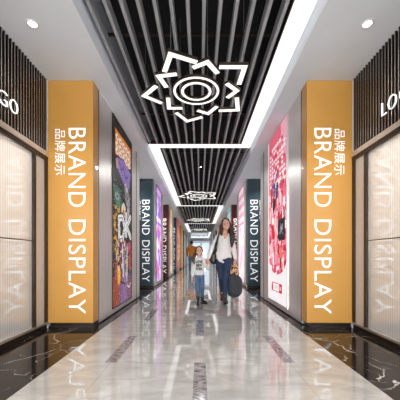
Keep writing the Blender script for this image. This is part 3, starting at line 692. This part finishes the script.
# ---- woman walking towards the camera (figure space = world space, root at her feet)
W0 = V(.48, 5.5, 0)
wo = empty('person', W0, 'woman in ivory blouse and dark jeans walking towards the viewer with two bags', 'person')
def L(x, y, z): return V(x, y, z)-W0      # world to figure coordinates
hp, hf = head(L(.512, 5.37, 1.575), 1.04, tilt=-.10)
rwh = L(.695, 5.30, .865); lwh = L(.165, 5.40, .905)
body = hp+[cap(L(.508, 5.40, 1.50), L(.495, 5.43, 1.38), .047, .052)]
body += chain([L(.495, 5.43, 1.36), L(.49, 5.45, 1.20), L(.485, 5.45, 1.02), L(.475, 5.46, .92)], [.09, .115, .10, .12], (0, 1, 0), .75)
body += [cap(L(.385, 5.44, 1.345), L(.60, 5.44, 1.345), .05, .05)]
body += chain([L(.62, 5.44, 1.34), L(.665, 5.42, 1.09), rwh], [.045, .035, .023])
body += chain([L(.365, 5.44, 1.34), L(.228, 5.44, 1.10), lwh], [.045, .035, .023])
body += chain([L(.40, 5.46, .90), L(.43, 5.50, .52), L(.462, 5.74, .20)], [.085, .055, .036])
body += chain([L(.55, 5.46, .90), L(.515, 5.38, .53), L(.495, 5.39, .16)], [.085, .055, .036])
body += hand(rwh, (0.06, -.05, -1), (-1, 0, 0), (0, -1, 0), 1.0, .95)
body += hand(lwh, (-.30, -.12, -.95), (.25, -1, 0), (-.6, -.3, .4), .95, .75)
lipc = hf(0, -.088, -.056)
wb = blob('body', body, .0055, [M['skin'], M['lips'], M['teeth']], wo, 3, paint=[(lipc, (.031, .024, .0145), 1), (lipc, (.025, .024, .008), 2)])
face_parts(hf, wo)
# hair
hh = [ell(hf(0, .03, .045), (.086, .088, .086)), ell(hf(0, .05, -.03), (.088, .06, .11)), cap(hf(-.05, -.03, .085), hf(-.085, .0, -.02), .024, .022), cap(hf(.05, -.03, .085), hf(.086, .0, -.02), .024, .024)]
hh += chain([hf(.083, .0, -.01), L(.615, 5.37, 1.47), L(.635, 5.345, 1.36), L(.632, 5.335, 1.24), L(.622, 5.33, 1.14)], [.036, .050, .056, .046, .018])
hh += chain([hf(-.083, .0, -.01), L(.425, 5.385, 1.49), L(.415, 5.37, 1.42), L(.43, 5.37, 1.37)], [.034, .038, .034, .016])
hh += chain([hf(.07, .06, -.02), L(.575, 5.47, 1.42), L(.585, 5.50, 1.25)], [.05, .06, .03]) + chain([hf(-.05, .06, -.02), L(.45, 5.48, 1.42), L(.45, 5.52, 1.28)], [.05, .05, .03])
blob('hair', hh, .006, M['hair_dark'], wo, 3)
# blouse with loose hem, collar and cuffs
bl = [cap(L(.385, 5.445, 1.342), L(.60, 5.445, 1.342), .062, .062)]
bl += chain([L(.49, 5.44, 1.30), L(.487, 5.44, 1.18), L(.475, 5.44, 1.04), L(.465, 5.45, .95)], [.122, .132, .140, .142], (0, 1, 0), .72)
bl += chain([L(.40, 5.42, 1.0), L(.42, 5.40, .90), L(.455, 5.385, .845)], [.085, .075, .03], (0, 1, 0), .6) + [cap(L(.54, 5.44, 1.0), L(.565, 5.44, .955), .09, .07, (0, 1, 0), .8)]
bl += chain([L(.615, 5.44, 1.335), L(.668, 5.42, 1.09), L(.692, 5.32, .915)], [.063, .056, .036]) + chain([L(.37, 5.44, 1.335), L(.228, 5.44, 1.10), L(.175, 5.405, .93)], [.060, .052, .034])
bo = blob('blouse', bl, .007, M['blouse'], wo, 4)
for sx_ in (-1, 1):
    bm = BM()
    q = [L(.495+sx_*.075, 5.375, 1.405), L(.495+sx_*.006, 5.305, 1.24), L(.495+sx_*.045, 5.325, 1.28), L(.495+sx_*.105, 5.40, 1.385)]
    a = [bm.verts.new(v) for v in q]; b2 = [bm.verts.new(v+V(0, .008, 0)) for v in q]; bm.faces.new(a); bm.faces.new(b2[::-1])
    for i in range(4): bm.faces.new((a[i], a[(i+1) % 4], b2[(i+1) % 4], b2[i]))
    obj('collar', bm, M['blouse'], bo)
for i in range(5):
    bm = BM(); p = L(.487, 5.336+(-.004 if i < 2 else .0), 1.20-.06*i); cyl(bm, p, p+V(0, -.006, 0), .006, seg=10); obj('button', bm, M['teeth'], bo)
blob('neckline', [ell(L(.497, 5.39, 1.355), (.036, .055, .075), Matrix.Rotation(-.2, 3, 'X'))], .006, M['skin'], bo, 2)
je = [ell(L(.475, 5.46, .90), (.158, .105, .10))]
je += chain([L(.405, 5.46, .88), L(.43, 5.495, .52), L(.460, 5.72, .235)], [.092, .066, .046]) + chain([L(.545, 5.46, .88), L(.515, 5.37, .53), L(.496, 5.385, .20)], [.094, .068, .048])
blob('jeans', je, .007, M['denim'], wo, 4)
leg_boot(wo, L(.495, 5.39, .142), (.10, -1, 0), 1.0, M['boot_brown'], .038)
leg_boot(wo, L(.465, 5.76, .152), (-.12, -1, 0), 1.0, M['boot_brown'], .045)
# shoulder bag hanging on her right side, behind the arm
sb = empty('shoulder_bag', L(.335, 5.56, 1.0)+W0, 'black shoulder bag hanging behind the arm of the woman in the ivory blouse', 'bag')
def Q(x, y, z): return V(x, y, z)-V(.335, 5.56, 1.0)
blob('bag_body', chain([Q(.285, 5.52, 1.05), Q(.275, 5.54, .88)], [.065, .090], (0, 1, 0), .45), .007, M['bag_black'], sb, 4)
blob('strap', chain([Q(.372, 5.375, 1.39), Q(.335, 5.36, 1.25), Q(.298, 5.42, 1.10), Q(.285, 5.50, 1.02)], [.020, .027, .034, .04], (0, 1, 0), .35), .006, M['bag_black'], sb, 3)
blob('strap_loop', [cap(Q(.374, 5.42, 1.435), Q(.372, 5.385, 1.40), .026, .024, (0, 1, 0), .5)], .006, M['tan'], sb, 2)
# dark bag held in her left hand, patterned scarf through the handles
dbg = empty('carried_bag', V(.69, 5.26, .15), 'large charcoal soft bag with patterned scarf held in the hand of the woman', 'bag')
def Q2(x, y, z): return V(x, y, z)-V(.69, 5.26, .15)
blob('bag_body', chain([Q2(.675, 5.27, .62), Q2(.685, 5.265, .46), Q2(.675, 5.26, .30)], [.055, .135, .145], (0, 1, 0), .5)+[ell(Q2(.615, 5.26, .24), (.08, .05, .07)), ell(Q2(.76, 5.26, .31), (.06, .05, .07)), cap(Q2(.61, 5.265, .58), Q2(.72, 5.265, .62), .04, .04, (0, 1, 0), .7)], .007, M['bag_cloth'], dbg, 5)
for dx in (-.028, .028):
    blob('handle', chain([Q2(.66+dx, 5.265, .64), Q2(.685+dx*.4, 5.285, .75), Q2(.693, 5.285, .80)], [.010, .009, .009]), .005, M['bag_black'], dbg, 2)
blob('scarf', chain([Q2(.60, 5.225, .63), Q2(.655, 5.215, .69), Q2(.70, 5.235, .75), Q2(.715, 5.25, .80)], [.024, .036, .038, .024], (0, 1, 0), .6)+chain([Q2(.69, 5.22, .72), Q2(.71, 5.21, .64), Q2(.70, 5.205, .60)], [.036, .034, .018], (0, 1, 0), .6), .006, M['scarf'], dbg, 3)

# ---- girl
G0 = V(0.0, 5.42, 0)
go = empty('person', G0, 'small girl in cream sweater with black lettering and washed jeans holding the woman\'s hand', 'person')
def K(x, y, z): return V(x, y, z)-G0
hs = .86
hp, gf = head(K(-.018, 5.40, 1.055), hs, tilt=-.03)
lw, rw = K(-.150, 5.37, .535), K(.165, 5.33, .800)
body = hp+[cap(K(-.018, 5.42, .985), K(-.018, 5.425, .92), .035, .038)]
body += chain([K(-.018, 5.43, .88), K(-.018, 5.43, .74), K(-.015, 5.43, .60)], [.075, .085, .085], (0, 1, 0), .75)+[cap(K(-.095, 5.43, .885), K(.06, 5.43, .885), .035, .035)]
body += chain([K(-.10, 5.43, .88), K(-.145, 5.42, .71), lw], [.032, .026, .018]) + chain([K(.065, 5.43, .88), K(.15, 5.39, .72), rw], [.032, .026, .018])
body += chain([K(-.055, 5.43, .58), K(-.05, 5.41, .34), K(-.04, 5.43, .12)], [.058, .040, .027]) + chain([K(.03, 5.43, .58), K(.045, 5.42, .34), K(.045, 5.50, .13)], [.058, .040, .027])
body += hand(lw, (-.05, -.1, -1), (1, 0, 0), (0, -1, 0), .72, .4)
body += hand(rw, (-.1, -.02, 1), (0, -1, .0), (.8, -.3, 0), .72, .8)
lipc = gf(0, -.088, -.056)
blob('body', body, .005, [M['skin2'], M['lips'], M['teeth']], go, 3, paint=[(lipc, (.023, .02, .0105), 1), (lipc, (.016, .02, .0045), 2)])
face_parts(gf, go, hs)
hh = [ell(gf(0, .03, .045), (.086*hs, .088*hs, .084*hs)), ell(gf(0, .05, -.03), (.078*hs, .055*hs, .09*hs)), cap(gf(-.05, -.035, .085), gf(-.083, .0, -.01), .018, .018), cap(gf(.05, -.035, .085), gf(.083, .0, .0), .018, .014)]
hh += chain([gf(-.085, .02, -.01), K(-.115, 5.40, .99), K(-.128, 5.375, .92), K(-.125, 5.36, .85), K(-.115, 5.355, .80)], [.025, .032, .032, .026, .010])
blob('hair', hh, .006, M['hair_auburn'], go, 3)
sw = [cap(K(-.095, 5.43, .883), K(.06, 5.43, .883), .044, .044)]+chain([K(-.018, 5.43, .86), K(-.018, 5.43, .74), K(-.012, 5.43, .62)], [.090, .100, .100], (0, 1, 0), .78)
sw += chain([K(-.10, 5.43, .88), K(-.145, 5.42, .71), K(-.150, 5.38, .575)], [.046, .040, .030]) + chain([K(.065, 5.43, .88), K(.15, 5.39, .715), K(.163, 5.34, .775)], [.046, .042, .032])
so = blob('sweater', sw, .006, M['sweater'], go, 4)
for i, (tx, hw) in enumerate((('LOVE', .066), ('NEW', .060), ('YORK', .068))):
    z1_ = .866-i*.070
    tm = text_mesh(tx, -.018-hw-G0.x, -.018+hw-G0.x, 0, .060, .004, off=.035)
    co = np.empty(len(tm.vertices)*3); tm.vertices.foreach_get('co', co); co = co.reshape(-1, 3).copy()
    ax = np.clip((co[:, 0]+.018)/.10, -1, 1)
    yy = 5.43-G0.y-.078*np.sqrt(1-ax**2)-.006-co[:, 2]
    co = np.stack([co[:, 0], yy, z1_-.05+co[:, 1]], 1); tm.vertices.foreach_set('co', co.ravel()); tm.update()
    obj('lettering', tm, M['print_black'], so)
je = [ell(K(-.012, 5.43, .575), (.100, .072, .065))]+chain([K(-.055, 5.43, .56), K(-.05, 5.41, .34), K(-.04, 5.43, .15)], [.062, .048, .036])+chain([K(.03, 5.43, .56), K(.045, 5.42, .34), K(.045, 5.49, .16)], [.062, .048, .036])
blob('jeans', je, .006, M['denim2'], go, 4)
leg_boot(go, K(-.04, 5.43, .085), (-.05, -1, 0), .78, M['boot_black'], 0)
leg_boot(go, K(.045, 5.50, .085), (.65, -.76, 0), .78, M['boot_black'], 0)

# ---- man in the distance, seen from behind
B0 = V(-.48, 15.6, 0)
mo = empty('person', B0, 'distant man in mustard jacket and blue jeans walking away beyond the girl', 'person')
hp, mf = head((0.0, 0, 1.73), 1.05, back=True)
body = hp+[cap((0, 0, 1.66), (0, 0, 1.52), .055, .06)]+chain([(0, 0, 1.45), (0, 0, 1.2), (0, 0, .98)], [.14, .14, .14], (0, 1, 0), .7)+[cap((-.17, 0, 1.48), (.17, 0, 1.48), .055, .055)]
body += chain([(-.2, 0, 1.47), (-.25, .03, 1.17), (-.22, -.10, .93)], [.05, .04, .026])+chain([(.2, 0, 1.47), (.25, .04, 1.17), (.23, -.06, .93)], [.05, .04, .026])
body += chain([(-.09, 0, .93), (-.10, -.03, .50), (-.10, .12, .10)], [.09, .06, .04])+chain([(.09, 0, .93), (.09, .06, .50), (.085, -.08, .10)], [.09, .06, .04])
body += hand((-.22, -.10, .92), (0, -.1, -1), (1, 0, 0), (0, 1, 0), 1.05, .5)+hand((.23, -.06, .92), (0, -.1, -1), (-1, 0, 0), (0, 1, 0), 1.05, .5)
blob('body', body, .008, M['skin'], mo, 3)
blob('hair', [ell(mf(0, .02, .04), (.09, .098, .09)), ell(mf(0, .05, -.03), (.08, .055, .06))], .008, M['hair_black'], mo, 3)
jk = chain([(0, 0, 1.43), (0, 0, 1.2), (0, 0, 1.0)], [.165, .16, .168], (0, 1, 0), .75)+[cap((-.18, 0, 1.475), (.18, 0, 1.475), .07, .07), cap((0, 0, 1.56), (0, 0, 1.52), .065, .08)]
jk += chain([(-.2, 0, 1.46), (-.25, .03, 1.17), (-.225, -.08, .97)], [.07, .06, .042])+chain([(.2, 0, 1.46), (.25, .04, 1.17), (.233, -.05, .97)], [.07, .06, .042])
blob('jacket', jk, .01, M['mustard'], mo, 4)
blob('jeans', [ell((0, 0, .93), (.165, .115, .09))]+chain([(-.09, 0, .92), (-.10, -.03, .50), (-.10, .11, .14)], [.10, .072, .055])+chain([(.09, 0, .92), (.09, .06, .50), (.085, -.07, .14)], [.10, .072, .055]), .01, M['denim2'], mo, 4)
for p, d in (((-.10, .12, .105), (-.1, 1, 0)), ((.085, -.08, .105), (.1, 1, 0))): leg_boot(mo, p, d, .98, M['boot_brown'], 0)
